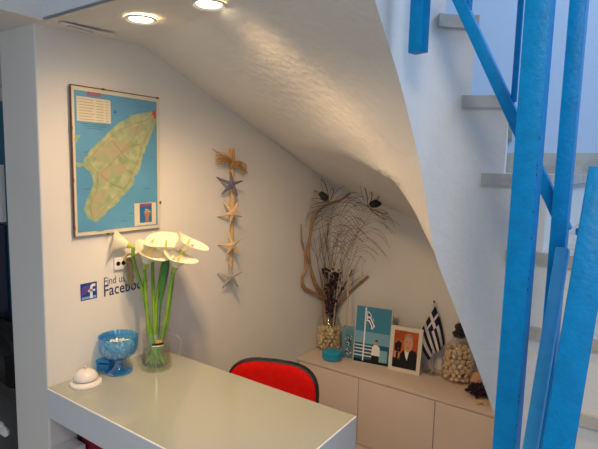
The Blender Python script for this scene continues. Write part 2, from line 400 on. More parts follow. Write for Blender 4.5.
MB().box((cc.x+.002, cc.y-.03, ZC-.007), (.014, .09, .002)).build('slot_cover', M['marble'], hv)
# ------------------------------------------------------------------ desk
DX1, DY0, DY1, DZ = -.694, .864, 1.361, .85
desk = empty('reception_desk', (-1.2, 1.1, 0), 'white reception desk with a glossy cream top fixed to the map wall', 'desk')
MB().bb(XW+.002, DX1-.005, DY0+.005, DY1-.003, DZ-.009, DZ).build('worktop', M['lacquer'], desk)
MB().bb(XW+.002, DX1-.002, DY0+.0, DY0+.03, DZ-.108, DZ-.0008).build('front_fascia', M['deskside'], desk, smooth=False, bevel=.002)
MB().bb(XW+.002, DX1-.04, DY1-.03, DY1-.004, DZ-.108, DZ-.010).build('rear_fascia', M['deskside'], desk, smooth=False)
MB().bb(DX1-.042, DX1, DY0+.002, DY1, 0, DZ-.0008).build('side_panel', M['deskside'], desk, smooth=False, bevel=.002)
MB().bb(XW+.002, XW+.075, DY0+.004, .962, 0, .62).build('ledge', M['deskside'], desk, smooth=False, bevel=.003)
rb = empty('red_box', (-1.42, 1.1, 0), 'dark red box with a black edge standing under the desk', 'box')
MB().bb(-1.648, -1.22, .972, 1.12, 0, .70).build('body', M['darkred'], rb, bevel=.015)
MB().bb(-1.664, -1.646, .968, 1.125, 0, .705).build('edge_trim', M['black'], rb, bevel=.004)
# bell
def on_desk(p): return onz(p, DZ)
c = on_desk((86, 383.5)); k = depth_of(c)/F_PX
bell = empty('desk_bell', c, 'white enamel desk bell with a small chrome button near the desk corner', 'bell')
r = 15.2*k
MB().lathe([(0, .001), (r, .001), (r, .004), (r*.97, .008), (r*.80, .013), (r*.72, .016), (0, .016)], c, 40).build('base', M['white_enamel'], bell)
MB().lathe([(r*.60, .016), (r*.60, .021), (0, .021)], c, 32).build('gap_ring', M['chrome'], bell)
MB().lathe([(r*.70, .0205), (r*.76, .021), (r*.765, .0245), (r*.73, .032), (r*.60, .043), (r*.42, .050), (r*.2, .0535), (0, .054)], c, 40).build('dome', M['white_enamel'], bell)
MB().lathe([(0, .052), (.002, .052), (.002, .060), (.0042, .061), (.0045, .064), (.002, .0665), (0, .0665)], c, 16).build('button', M['chrome'], bell)
# blue box behind the goblet
c = on_desk((105, 368)); rot = Matrix.Rotation(math.radians(28), 3, 'Z')
bx_ = empty('card_box', c, 'small blue card box with a dark slot, tucked behind the blue goblet', 'box')
MB().box(c+Vector((0, 0, .014)), (.055, .05, .026), rot).build('body', M['bluebox'], bx_, bevel=.001)
MB().box(c+Vector((0, 0, .0365)), (.062, .054, .012), rot).build('lid', M['bluebox'], bx_, bevel=.001)
MB().box(c+rot @ Vector((.012, -.0262, .0285)), (.034, .003, .006), rot).build('slot', M['darkblue'], bx_, smooth=False)
# goblet
c = on_desk((119, 371.5)); k = depth_of(c)/F_PX
gob = empty('glass_goblet', c, 'footed blue pressed glass goblet filled with white pebbles', 'goblet')
ribs = lambda a, z: 1+.018*math.cos(18*a) if z > .052 else 1+.01*math.cos(18*a)
MB().lathe([(0, .001), (12.9*k, .001), (13*k, .004), (11*k, .010), (7*k, .016), (4.4*k, .026), (3.7*k, .038), (4.2*k, .048), (6*k, .053), (0, .053)], c, 72, wob=ribs).build('foot', M['blueglass'], gob)
MB().lathe([(4*k, .052), (10*k, .058), (15*k, .070), (17.6*k, .088), (18.4*k, .110), (18.6*k, .140), (18.9*k, .1435), (18.2*k, .1445), (17.6*k, .141), (17.2*k, .110), (16.4*k, .090), (13.8*k, .075), (9*k, .063), (0, .060)], c, 72, wob=ribs).build('bowl', M['blueglass'], gob)
def scatter(proto, pts, group, sc=(.8, 1.15)):
    for i, p in enumerate(pts):
        o = proto if i == 0 else proto.copy()
        if i: COL.objects.link(o)
        o.location = p; o.rotation_euler = (random.uniform(0, 6), random.uniform(0, 6), random.uniform(0, 6)); s = random.uniform(*sc); o.scale = (s, s*random.uniform(.85, 1.1), s)
pb = MB().blob((0, 0, 0), (.0085, .007, .006), jit=.3).build('white_pebble', M['candy']); tag(pb, 'small white pebble heaped in the blue goblet', 'pebble', 'white pebbles in the goblet')
pts = []
for lay, (rr, zz, n) in enumerate([(7*k, .069, 5), (12*k, .077, 11), (6*k, .078, 5), (15.4*k-.006, .088, 14), (8.5*k, .090, 8), (3*k, .091, 3), (15*k-.006, .100, 14), (9*k, .102, 9), (4*k, .104, 4), (13.6*k-.006, .111, 13), (8*k, .114, 8), (3*k, .117, 3)]):
    for j in range(n):
        a = 2*math.pi*(j+.5*(lay % 2))/n; pts.append(c+Vector((rr*math.cos(a), rr*math.sin(a), zz+random.uniform(-.001, .001))))
scatter(pb, pts, None)
# ------------------------------------------------------------------ mug vase and callas
c = on_desk((156.5, 367)); VD = depth_of(c); k = VD/F_PX
vase = empty('glass_mug', c, 'clear glass mug with a handle used as a vase for the calla lilies', 'mug')
ro, ri = 15.2*k, 14.2*k
MB().lathe([(0, .001), (ro, .001), (ro*1.02, .010), (ro*.98, .022), (ro*.93, .06), (ro*.89, .148), (ro*.88, .150), (ri*.88, .149), (ri*.92, .06), (ri*.95, .020), (0, .016)], c, 48).build('body', M['mugglass'], vase)
hx = R.transposed(); right = R @ Vector((1, 0, 0)); right.z = 0; right.normalize()
pts = catmull([c+right*ro*.90+Vector((0, 0, .128)), c+right*(ro+.018)+Vector((0, 0, .134)), c+right*(ro+.036)+Vector((0, 0, .112)), c+right*(ro+.034)+Vector((0, 0, .07)), c+right*(ro+.016)+Vector((0, 0, .042)), c+right*ro*.95+Vector((0, 0, .040))], 6)
MB().tube(pts, .005, 10).build('handle', M['mugglass'], vase)
fw = R @ Vector((0, 0, 1)); fw.z = 0; fw.normalize()          # towards the viewer
def onvase(ang, z, rr): d = fw*math.cos(ang)+right*math.sin(ang); return c+d*rr+Vector((0, 0, z))
lb = MB()
def patch(mb, a0, a1, z0, z1, rr, m, n=5):
    for j in range(n):
        b0 = a0+(a1-a0)*j/n; b1 = a0+(a1-a0)*(j+1)/n
        mb.add([onvase(b0, z0, rr), onvase(b1, z0, rr), onvase(b1, z1, rr), onvase(b0, z1, rr)], [(0, 1, 2, 3)], m)
rl = ro*.935
patch(lb, .28, .66, .118, .130, rl+.0006, 1); patch(lb, .0, .80, .109, .1165, rl+.0006, 2); patch(lb, .04, .74, .1035, .107, rl+.0006, 0)
lb.build('printed_mark', [M['white'], mat('orange_print', (.75, .30, .04), .5), M['black']], vase)
wt = MB().lathe([(0, .0165), (ri*.94, .021), (ri*.915, .06), (ri*.905, .072), (0, .072)], c, 40).build('water', M['water'])
tag(wt, 'clear water in the bottom of the glass mug', 'water')
def fpt(p, off=0): return atd(p, VD-off)
def calla(throat, mouth, off0, off1, rad, tipdir, stem, label, seed):
    """throat, mouth in photo pixels; off: metres nearer to the viewer than the vase"""
    B = fpt(throat, off0); Mo = fpt(mouth, off1); d = (Mo-B); L = d.length; d.normalize()
    tip = R @ Vector((tipdir[0], tipdir[1], tipdir[2])); e1 = (tip-d*tip.dot(d)).normalized(); e2 = d.cross(e1)
    root = empty('calla_lily', fpt(stem[-1], 0), label, 'flower', 'white calla lilies in the mug')
    nt_, na = 16, 40; vs = []; fs = []; ms = []; mb = MB()
    for i in range(nt_+1):
        t = i/nt_
        for j in range(na):
            a = 2*math.pi*j/na; cs = math.cos(a)
            ext = 1+.38*max(0, cs)**3*t*t-.10*max(0, -cs)*t
            rr = (.007+(rad-.007)*(.35*t+.65*t**1.9))*ext
            h = L*(t**.85)*(1+.12*max(0, -cs)*t) - .25*rad*max(0, t-.78)*4*(.6+.4*math.sin(2*a+seed))
            rr *= 1+.06*t*math.sin(3*a+seed*2)
            vs.append(B+d*h+e1*cs*rr+e2*math.sin(a)*rr)
    for i in range(nt_):
        for j in range(na):
            j2 = (j+1) % na; mb_f = (i*na+j, i*na+j2, (i+1)*na+j2, (i+1)*na+j); fs.append(mb_f); ms.append(1 if i < 4 else 0)
    mb.v = vs; mb.f = fs; mb.m = ms
    o = mb.build('petal', [M['petal'], M['petalbase']], root)
    sp = catmull([B, B+d*L*.4, B+d*L*.72+e1*.004, B+d*L*.95+e1*.006], 5)
    MB().tube(sp, lambda s: .0055*(1-.45*s), 8).build('spadix', M['spadix'], root)
    sb = [fpt(p, off0*(1-i/(len(stem)-1))) for i, p in enumerate(stem)]
    path_ = catmull([B+d*.004]+sb, 6)
    MB().tube(path_, lambda s: .0062+.0012*s, 10).build('stem', M['stem'], root)
    return root
calla((134, 247), (113, 240), .02, .04, .056, (-.3, -1, .3), [(134, 262), (143, 292), (150, 330), (154, 364)], 'calla lily opening to the far left over the wall lettering', 1)
calla((165, 260), (165, 239), -.02, .01, .088, (.9, .2, -.8), [(162, 268), (157, 300), (155, 335), (151, 364)], 'largest calla lily at the top centre showing its yellow spadix', 2)
calla((144, 269), (151, 247), .03, .055, .070, (1, .1, .3), [(145, 280), (147, 310), (150, 340), (160, 365)], 'calla lily in front at the centre left of the bunch', 3)
calla((180, 255), (189, 238), .0, .01, .062, (1, .25, .0), [(175, 262), (170, 300), (164, 335), (147, 363)], 'calla lily opening to the upper right of the bunch', 4)
calla((174, 272), (179, 254), .04, .055, .062, (1, -.1, .2), [(171, 285), (166, 318), (160, 345), (157, 366)], 'lowest calla lily on the right with a drooping rim', 5)
calla((153, 262), (143, 246), -.01, .0, .056, (-.8, .3, .3), [(153, 280), (154, 320), (156, 345), (164, 364)], 'half hidden calla lily behind the centre left of the bunch', 6)
lf = MB(); a = catmull([fpt((166, 256), .03), fpt((165, 270), .03), fpt((161, 300), .02), fpt((159, 335), 0), fpt((160, 364), 0)], 6)
lf.tube(a, lambda s: .012*math.sin(math.pi*min(1, s*1.6+.12))**.8*(1 if s < .5 else .6)+.003, 10, flat=.35)
tag(lf.build('green_bud', M['leaf']), 'dark green rolled calla leaf standing among the stems', 'leaf')
# ------------------------------------------------------------------ things on the map wall
def onw(p, off=0): return onx(p, XW+off)
def wallframe(tl, tr, bl, br, off):
    A = [onw(p, off) for p in (tl, tr, bl, br)]
    y0 = (A[0].y+A[2].y)/2; y1 = (A[1].y+A[3].y)/2; z1 = (A[0].z+A[1].z)/2; z0 = (A[2].z+A[3].z)/2
    return y0, y1, z0, z1
y0, y1, z0, z1 = wallframe((72, 84.5), (160, 98.5), (72, 237.5), (159, 228), .012)
x = XW+.002
mp = empty('island_map', (XW, (y0+y1)/2, z0), 'clip framed map of a green island in a blue sea on the wall', 'framed map')
MB().bb(x+.004, x+.010, y0, y1, z0, z1).build('backing', M['brownedge'], mp, smooth=False, bevel=.0015)
fm = MB(); t = .0025
fm.bb(x+.006, x+.014, y0-.001, y0+t, z0, z1).bb(x+.009, x+.014, y0, y1, z1-t*.7, z1+.001); fm.build('edge', M['brownedge'], mp, smooth=False)
cl = MB()
for (u, v) in [(.33, 1), (.97, 1), (0, .72), (0, .38), (1, .2), (.35, 0), (0, .06)]:
    yy = y0+(y1-y0)*u; zz = z0+(z1-z0)*v; MB().box((x+.0135, yy, zz), (.004, .010 if v in (0, 1) else .006, .006 if v in (0, 1) else .012)).build('clip', M['brownedge'], mp, smooth=False)
FX = x+.0112
def uv(u, v, l=0): return Vector((FX+l*.0004, y0+(y1-y0)*u, z1-(z1-z0)*v))
def flat(mb, pts, l, m=0): mb.add([uv(u, v, l) for u, v in pts], [tuple(range(len(pts)))], m)
def rect(mb, u0, v0, u1, v1, l, m=0): flat(mb, [(u0, v0), (u1, v0), (u1, v1), (u0, v1)], l, m)
sh = MB(); rect(sh, .005, .003, .997, .997, 0, 0); rect(sh, .035, .03, .965, .972, 1, 1); sh.build('sheet', [M['paper'], M['sea']], mp, smooth=False)
def mz(p):    # zoomed crop pixel -> sheet coordinates
    u = (p[0]-37)/227; top = 38+32*u; bot = 425-20*u; return (u, (p[1]-top)/(bot-top))
isl = [(245, 103), (225, 106), (205, 108), (185, 114), (165, 125), (147, 135), (130, 150), (114, 167), (100, 180), (85, 193), (76, 204), (70, 215), (62, 228), (60, 240), (68, 250), (78, 258), (84, 275), (83, 292), (77, 307), (70, 322), (65, 336), (60, 352), (65, 368), (74, 380), (85, 387), (98, 380), (110, 368), (126, 352), (142, 338), (155, 322), (168, 310), (178, 300), (186, 288), (190, 276), (188, 266), (196, 266), (203, 252), (210, 235), (215, 215), (222, 198), (230, 183), (238, 166), (245, 150), (252, 135), (255, 118)]
im = MB(); P = [mz(p) for p in isl]
P2 = []
for i in range(len(P)):
    a, b = P[i], P[(i+1) % len(P)]
    for j in range(3): P2.append((a[0]+(b[0]-a[0])*j/3+random.uniform(-.006, .006), a[1]+(b[1]-a[1])*j/3+random.uniform(-.004, .004)))
flat(im, P2, 2, 0)
flat(im, [mz(p) for p in [(45, 165), (58, 163), (52, 172), (48, 182), (43, 178)]], 2, 0); flat(im, [mz(p) for p in [(44, 232), (60, 234), (62, 242), (50, 246)]], 2, 0)
hills = [[(110, 190), (135, 172), (165, 178), (185, 200), (175, 215), (150, 205), (140, 225), (120, 235), (95, 232), (88, 215)], [(95, 250), (120, 245), (150, 235), (170, 240), (160, 260), (125, 275), (110, 290), (96, 280)], [(80, 315), (105, 300), (125, 305), (115, 325), (90, 345), (78, 340)], [(170, 150), (205, 135), (225, 140), (205, 160), (180, 170)], [(78, 350), (95, 345), (98, 360), (82, 370)]]
for h in hills:
    q = [mz(p) for p in h]; q2 = []
    for i in range(len(q)):
        a, b = q[i], q[(i+1) % len(q)]
        for j in range(3): q2.append((a[0]+(b[0]-a[0])*j/3+random.uniform(-.012, .012), a[1]+(b[1]-a[1])*j/3+random.uniform(-.008, .008)))
    flat(im, q2, 3, 1)
flat(im, [mz(p) for p in [(242, 106), (247, 97), (253, 108), (253, 120), (249, 124), (246, 116)]], 4, 2)
def line(mb, pts, w, l, m):
    q = [uv(*mz(p), l) for p in pts]
    for a, b in zip(q, q[1:]):
        d = (b-a).normalized(); n_ = Vector((0, -d.z, d.y))*w; mb.add([a-n_, b-n_, b+n_, a+n_], [(0, 1, 2, 3)], m)
for rd in [[(243, 110), (225, 125), (205, 130), (175, 140), (150, 150), (120, 175), (95, 200), (75, 225)], [(245, 120), (235, 150), (215, 185), (200, 225), (185, 260), (170, 290), (140, 320), (110, 350), (85, 378)], [(75, 235), (95, 260), (92, 300), (75, 345), (78, 372)], [(205, 130), (190, 170), (160, 200), (130, 235), (100, 262)], [(215, 185), (180, 190), (150, 215), (165, 250), (188, 262)], [(130, 175), (150, 200), (175, 230)], [(100, 262), (130, 290), (160, 300)]]:
    line(im, rd, .0009, 5, 3)
im.build('island', [M['land'], M['hill'], M['mapred'], M['maproad']], mp, smooth=False)
lg = MB(); L0 = mz((50, 66)); L1 = mz((130, 134)); rect(lg, L0[0], L0[1], L1[0], L1[1], 2, 0)
for r_ in range(8):
    vv = L0[1]+(L1[1]-L0[1])*(r_+.7)/8.5
    for (a, b) in ((.06, .48+random.uniform(-.06, .06)), (.56, .78), (.84, .93)): rect(lg, L0[0]+(L1[0]-L0[0])*a, vv, L0[0]+(L1[0]-L0[0])*b, vv+.004, 3, 1)
for r_ in range(3):
    vv = L1[1]+.015+r_*.014; rect(lg, L0[0]+.03+.03*r_, vv, L1[0]-.02-.03*r_, vv+.003, 3, 2)
cx_, cy_ = mz((141, 105)); flat(lg, [(cx_, cy_-.022), (cx_+.008, cy_), (cx_, cy_+.022), (cx_-.008, cy_)], 3, 2); flat(lg, [(cx_-.026, cy_), (cx_, cy_-.006), (cx_+.026, cy_), (cx_, cy_+.006)], 3, 2)
for (px_, py_) in [(150, 385), (228, 218), (170, 365), (60, 300), (215, 300), (90, 410), (200, 90), (60, 205)]:
    a = mz((px_, py_)); rect(lg, a[0], a[1], a[0]+.07, a[1]+.0035, 3, 2)
lg.build('legend', [M['paper'], M['mapgrey'], mat('map_sea_text', (.05, .16, .32), .5)], mp, smooth=False)
tt = MB(); o_ = uv(*mz((75, 64)), 4); text_mesh(tt, 'RODOS', o_, (0, 1, 0), (0, 0, 1), .020, width=.052, bold=.025); tt.build('title', M['mapred'], mp, smooth=False)
ins = MB(); rect(ins, .665, .795, .94, .965, 3, 0)
q0, q1 = .73, .885; rect(ins, q0, .80, q1, .945, 4, 1); rect(ins, q0, .80, q1, .822, 5, 4)
rect(ins, .80, .89, .842, .945, 5, 2); flat(ins, [(.785, .865), (.865, .865), (.855, .888), (.842, .90), (.80, .90), (.79, .888)], 6, 2); rect(ins, .778, .861, .872, .868, 7, 3)
flat(ins, [(.795, .845), (.805, .838), (.815, .846), (.84, .846), (.85, .852), (.848, .861), (.84, .861), (.835, .853), (.812, .853), (.808, .861), (.802, .861), (.80, .85)], 8, 3)
text_mesh(ins, 'RHODES', uv(.735, .819, 6), (0, 1, 0), (0, 0, 1), .013, m=5, width=(y1-y0)*.145)
ins.build('inset_picture', [M['paper'], M['mapblue'], mat('inset_stone', (.50, .20, .12), .5), mat('inset_pale', (.60, .50, .35), .5), mat('inset_mauve', (.22, .10, .35), .5), M['mapred']], mp, smooth=False)
MB().bb(x+.0145, x+.016, y0+.002, y1-.002, z0+.002, z1-.002).build('glass_pane', glass('pane_glass', gl=.05), mp, smooth=False)
# lettering and logo
wl = MB()
a = onw((112, 283.5)); b = onw((141, 277)); text_mesh(wl, 'Find us on', onw((104, 285.5)), (0, 1, 0), (0, 0, 1), .045, width=onw((134, 277)).y-onw((104, 285)).y)
text_mesh(wl, 'Facebook', onw((104, 296.5)), (0, 1, 0), (0, 0, 1), .064, width=onw((148, 287)).y-onw((104, 296)).y, bold=.008)
tag(wl.build('wall_lettering', M['ink'], smooth=False), 'two lines of dark blue lettering on the wall behind the lilies', 'lettering')
ly0, ly1, lz0, lz1 = wallframe((80.5, 284), (97, 281.5), (80.5, 300.8), (97, 298.5), .001)
wx = XW+.0008; lgp = MB()
def lr(mb, u0, v0, u1, v1, l, m): mb.add([Vector((wx+l*.0004, ly0+(ly1-ly0)*u, lz0+(lz1-lz0)*v)) for u, v in ((u0, v0), (u1, v0), (u1, v1), (u0, v1))], [(0, 1, 2, 3)], m)
lr(lgp, 0, 0, 1, 1, 0, 0); lr(lgp, .06, .06, .94, .2, 1, 1); lr(lgp, .56, .06, .72, .70, 2, 2); lr(lgp, .44, .46, .88, .58, 2, 2); 
lgp.add([Vector((wx+.0008, ly0+(ly1-ly0)*u, lz0+(lz1-lz0)*v)) for u, v in ((.56, .68), (.72, .68), (.76, .75), (.90, .75), (.90, .90), (.70, .90), (.60, .84))], [tuple(range(7))], 2)
for i in range(4): 
    p_ = [(.02+.02*i, .30+.13*i), (.30, .42+.13*i), (.22, .36+.12*i), (.50, .52+.10*i)]
    for (u0, v0), (u1, v1) in zip(p_, p_[1:]):
        A = Vector((wx+.0012, ly0+(ly1-ly0)*u0, lz0+(lz1-lz0)*v0)); B = Vector((wx+.0012, ly0+(ly1-ly0)*u1, lz0+(lz1-lz0)*v1)); lgp.add([A, B, B+Vector((0, 0, .0022)), A+Vector((0, 0, .0022))], [(0, 1, 2, 3)], 3)
tag(lgp.build('logo_sticker', [M['logoblue'], M['logolight'], M['logowhite'], M['pink']], smooth=False), 'square blue sticker with a white letter f left of the lettering', 'sticker')
# socket and straw bundle behind the lilies
sy0, sy1, sz0, sz1 = wallframe((113, 257.5), (126, 255.5), (113, 270), (126, 268), 0)
so = empty('wall_socket', (XW, (sy0+sy1)/2, sz0), 'white wall socket with two dark holes behind the lilies', 'socket')
MB().bb(XW+.001, XW+.012, sy0, sy1, sz0, sz1).build('cover', M['white'], so, bevel=.003)
hs = MB()
for f_ in (.25, .66): hs.lathe([(0, 0), (.009, 0), (.009, .0008), (0, .0008)], (XW+.0122, sy0+(sy1-sy0)*f_, (sz0+sz1)/2), 14, rot=Matrix.Rotation(math.pi/2, 3, 'Y'))
hs.build('pin_hole', M['black'], so, smooth=False)
sb_ = MB(); pc = onw((129, 258), .025)
for i in range(26):
    e_ = onw((131+random.uniform(-3, 3), 282+random.uniform(-8, 8)), .02+random.uniform(-.01, .01)); md = (pc+e_)/2+Vector((random.uniform(-.01, .01), random.uniform(-.02, .02), 0))
    sb_.tube(catmull([pc+Vector((0, random.uniform(-.01, .01), random.uniform(-.004, .012))), md, e_], 4), .0014, 5)
lp = [pc+Vector((0, .022*math.cos(q), .016*math.sin(q))) for q in [j*math.pi/8 for j in range(17)]]; sb_.tube(lp, .004, 6)
tag(sb_.build('straw_tassel', mat('pale_straw', (.50, .38, .20), .8)), 'pale straw tassel hanging beside the socket behind the lilies', 'tassel')
# starfish hanging
hg = empty('starfish_hanging', onw((230, 291)), 'hanging of four starfish on a pale stick with straw tied at the top', 'wall hanging')
st_ = MB()
st_.tube(catmull([onw((231.5, 148), .012), onw((232, 175), .012), onw((232.5, 205), .014), onw((231.5, 240), .012), onw((230.5, 268), .012), onw((230, 282), .012)], 6), lambda s: .014*(1-.5*s)*(1+.15*math.sin(s*20)), 10, flat=.6)
st_.build('stick', M['stick'], hg)
def starfish(px, r, rot0, m, thin=.16, tilt=0):
    C0 = onw(px, .052); mb = MB(); n = 5; nr = 10
    for k_ in range(n):
        a = rot0+2*math.pi*k_/n; L_ = r*random.uniform(.9, 1.08); bend = random.uniform(-.12, .12)
        pts = [C0+Vector((.004*(1-s)-.010*s+math.cos(a)*s*L_*.62, math.cos(a+bend*s)*L_*s*.78, math.sin(a+bend*s)*L_*s)) for s in [q/nr for q in range(nr+1)]]
        mb.tube(pts, lambda s: r*thin*(1-.72*s), 8, flat=.7)
    mb.blob(C0, (r*.18, r*.22, r*.24)); return mb.build('starfish', m, hg)
starfish((231.5, 184), .066, math.radians(88), M['star_blue'], .18)['label'] = 'slate blue starfish'
starfish((232, 213), .066, math.radians(50), M['star_beige'], .18)['label'] = 'beige starfish'
starfish((232, 245), .066, math.radians(28), M['star_beige'], .18)['label'] = 'beige starfish'
starfish((231, 277), .066, math.radians(20), M['star_grey'], .18)['label'] = 'grey starfish'
sw = MB()
for i in range(60):
    s = i/59; a_ = onw((232+random.uniform(-3, 3), 163+random.uniform(-2, 5)), .03)
    sx_ = -1 if i % 2 else 1
    e_ = onw((232+sx_*random.uniform(8, 16)-(1 if sx_ < 0 else 0), 163+sx_*random.uniform(3, 9)+random.uniform(-4, 6)), .02+random.uniform(0, .03))
    sw.tube(catmull([a_, (a_+e_)/2+Vector((.012, 0, .012)), e_], 3), .0013, 5)
sw.tube([onw((213, 149), .02), onw((231, 163), .03)], .002, 6)
sw.tube([onw((231, 150), .03), onw((231, 166), .034)], .008, 8, flat=.6)
sw.build('straw_bow', M['straw'], hg)
# ------------------------------------------------------------------ cabinet under the stairs
CZ, CY0, CX1 = .47, 2.428, -.12
cab = empty('low_cabinet', ((XW+CX1)/2, 2.6, 0), 'low cream cabinet with a row of plain doors under the stairs', 'cabinet')
MB().bb(XW+.003, CX1, CY0, YB-.003, CZ-.016, CZ).build('cabinet_top', M['cab'], cab, bevel=.0015)
MB().bb(XW+.003, CX1-.002, CY0+.022, YB-.003, 0, CZ-.0165).build('carcass', M['cab'], cab, smooth=False)
seams = [XW+.012, ony((358.5, 378), CY0).x, ony((435, 400), CY0).x]; seams += [seams[2]+(seams[2]-seams[1])*k_ for k_ in (1, 2)]
seams = [v for v in seams if v < CX1-.1]+[CX1-.004]
for a, b in zip(seams, seams[1:]): MB().bb(a+.0018, b-.0018, CY0+.003, CY0+.021, .06, CZ-.021).build('door', M['cab'], cab, bevel=.0012)
MB().bb(XW+.004, CX1-.004, CY0+.03, CY0+.04, 0, .058).build('plinth', M['cab'], cab, smooth=False)
def cz(p): return onz(p, CZ)
# ------------------------------------------------------------------ red office chair behind the desk
def office_chair(c, ang, name_label):
    root = empty('office_chair', (c[0], c[1], 0), name_label, 'chair')
    rz = Matrix.Rotation(ang, 3, 'Z')
    def L(x, y, z): v = rz @ Vector((x, y, 0)); return Vector((c[0]+v.x, c[1]+v.y, z))
    def cushion(w, h, t, mid, tilt, curve, m, rim, mode):
        mb = MB(); n = 40; rings = [(1, -.5), (1, -.15), (.985, .2), (.93, .45), (.8, .55), (.5, .6), (0, .62)] if not rim else [(.99, -.50), (1.018, -.35), (1.022, 0), (1.012, .22), (.98, .30), (.955, .1)]
        vs = []
        for s, d in rings:
            for k_ in range(n):
                a = 2*math.pi*k_/n; ca, sa = math.cos(a), math.sin(a); e = .55
                px = math.copysign(abs(ca)**e, ca)*w/2*s; py = math.copysign(abs(sa)**e, sa)*h/2*s
                if mode == 'back':
                    yy = -d*t - curve*(px/(w/2))**2*0 - curve*((px/(w/2))**2); z = py
                    y2 = yy*math.cos(tilt)+z*math.sin(tilt); z2 = z*math.cos(tilt)
                    vs.append(L(px+mid[0], mid[1]+y2, mid[2]+z2))
                else: vs.append(L(px+mid[0], mid[1]+py, mid[2]+d*t-.01*(py/(h/2))**2))
        fs = [(i*n+k_, i*n+(k_+1) % n, (i+1)*n+(k_+1) % n, (i+1)*n+k_) for i in range(len(rings)-1) for k_ in range(n)]
        fs.append(tuple(range(n)))
        mb.add(vs, fs); return mb
    cushion(.415, .34, .045, (0, 0, .62), .12, .028, None, False, 'back').build('backrest', M['red'], root)
    cushion(.421, .346, .046, (0, .004, .62), .12, .028, None, True, 'back').build('backrest_rim', M['black'], root)
    cushion(.45, .42, .06, (0, -.24, .44), 0, 0, None, False, 'seat').build('seat', M['red'], root)
    cushion(.455, .425, .045, (0, -.24, .425), 0, 0, None, True, 'seat').build('seat_rim', M['black'], root)
    MB().tube(catmull([L(0, .045, .64), L(0, .05, .52), L(0, .0, .41), L(0, -.16, .395)], 5), .018, 10, flat=.5).build('back_support', M['black'], root)
    MB().lathe([(.026, .09), (.026, .26), (.016, .26), (.016, .41), (.05, .412), (.05, .42)], L(0, -.22, 0), 20).build('gas_column', M['black'], root)
    for k_ in range(5):
        a = 2*math.pi*k_/5+.3; e_ = L(.24*math.cos(a), -.22+.24*math.sin(a), .065)
        f_ = MB().tube([L(0, -.22, .115), L(.12*math.cos(a), -.22+.12*math.sin(a), .095), e_], lambda s: .022-.007*s, 8).build('foot', M['black'], root)
        MB().lathe([(0, -.011), (.024, -.011), (.026, 0), (.024, .011), (0, .011)], e_+Vector((0, 0, -.038)), 16, rot=Matrix.Rotation(math.pi/2, 3, 'X')).build('caster', M['black'], f_)
    return root
office_chair((-1.262, 1.65), math.radians(20), 'red upholstered office chair with black rimmed backrest behind the desk')
# ------------------------------------------------------------------ jar with driftwood, feathers and dried flowers
def stone_mesh(m, r): return MB().blob((0, 0, 0), (r*1.12, r*.88, r*.8), jit=.35, seg=10, rings=7)
def jar(c, prof, label, cat='jar'):
    root = empty('glass_jar', c, label, cat)
    inner = [(max(r-.004, 0), z+(.004 if i == 0 else 0)) for i, (r, z) in enumerate(prof)]
    MB().lathe([(0, .001)]+prof+list(reversed(inner))+[(0, .006)], c, 40).build('jar_body', M['glass'], root)
    return root
def fill(c, rfun, z0, z1, r, name, m, label, cat, group, jitz=.3):
    o = stone_mesh(m, r).build(name, m); tag(o, label, cat, group); pts = []; z = z0+r; lay = 0
    while z < z1:
        R_ = rfun(z)-r*1.08; n = max(3, int(2*math.pi*R_/(r*2.0)))
        for j in range(n):
            a = 2*math.pi*(j+.5*(lay % 2))/n+random.uniform(-.05, .05); pts.append(Vector(c)+Vector((R_*math.cos(a), R_*math.sin(a), z+random.uniform(-jitz, jitz)*r)))
        if z+r*1.75 >= z1:
            for R2 in (R_-2*r, R_-4*r):
                if R2 > r*.4:
                    n = max(1, int(2*math.pi*R2/(r*2.1)))
                    for j in range(n): a = 2*math.pi*j/n; pts.append(Vector(c)+Vector((R2*math.cos(a), R2*math.sin(a), z+random.uniform(0, .4)*r)))
        z += r*1.72; lay += 1
    scatter(o, pts, group, (.85, 1.12)); return o
c1 = cz((328.5, 347.5)); D1 = depth_of(c1); k1 = D1/F_PX
r1 = 12.8*k1
prof1 = [(r1*.90, .001), (r1, .012), (r1, .14), (r1*.96, .165), (r1*.80, .195), (r1*.62, .215), (r1*.58, .225), (r1*.60, .245), (r1*.66, .252)]
jr = jar(c1, prof1, 'open glass jar half full of pale stones holding the driftwood in the corner')
fill(c1, lambda z: r1-.006, .006, .145, .0135, 'pale_stone', M['stone'], 'pale yellowish stone inside the glass jar that holds the driftwood', 'stone', 'pale stones in the driftwood jar')
def inroom(P, mx=.022, my=.02):
    P = Vector(P); d = P-Vector((0, 0, H)); k_ = 1
    if P.x < XW+mx: k_ = min(k_, (XW+mx)/P.x)
    if P.y > YB-my: k_ = min(k_, (YB-my)/P.y)
    return Vector((0, 0, H))+d*k_
def pin(mb, m=.006):
    for v in mb.v: v.x = max(v.x, XW+m); v.y = min(v.y, YB-m)
    return mb
def p1(p, off=0): return inroom(atd(p, D1-off))
def branch(pts, r0, r1_, label, off=0, name='driftwood_branch', m='wood', offs=None, wob=.0):
    q = [p1(p, (offs[i] if offs else off)) for i, p in enumerate(pts)]
    q = [v+Vector((random.uniform(-wob, wob), random.uniform(-wob, wob), random.uniform(-wob, wob))) for v in q]
    o = MB().tube(catmull(q, 6), lambda s: (r0+(r1_-r0)*s)*(1+.14*math.sin(s*31)+.08*math.sin(s*67)), 10).build(name, M[m])
    return tag(o, label, 'branch', 'driftwood branches in the jar')
branch([(330, 336), (329, 318), (327, 303), (318, 295), (305, 288), (302, 279), (306, 268), (305, 254), (302, 240), (301, 224)], .016, .004, 'thick pale driftwood branch curving out at the left of the jar', wob=.003)
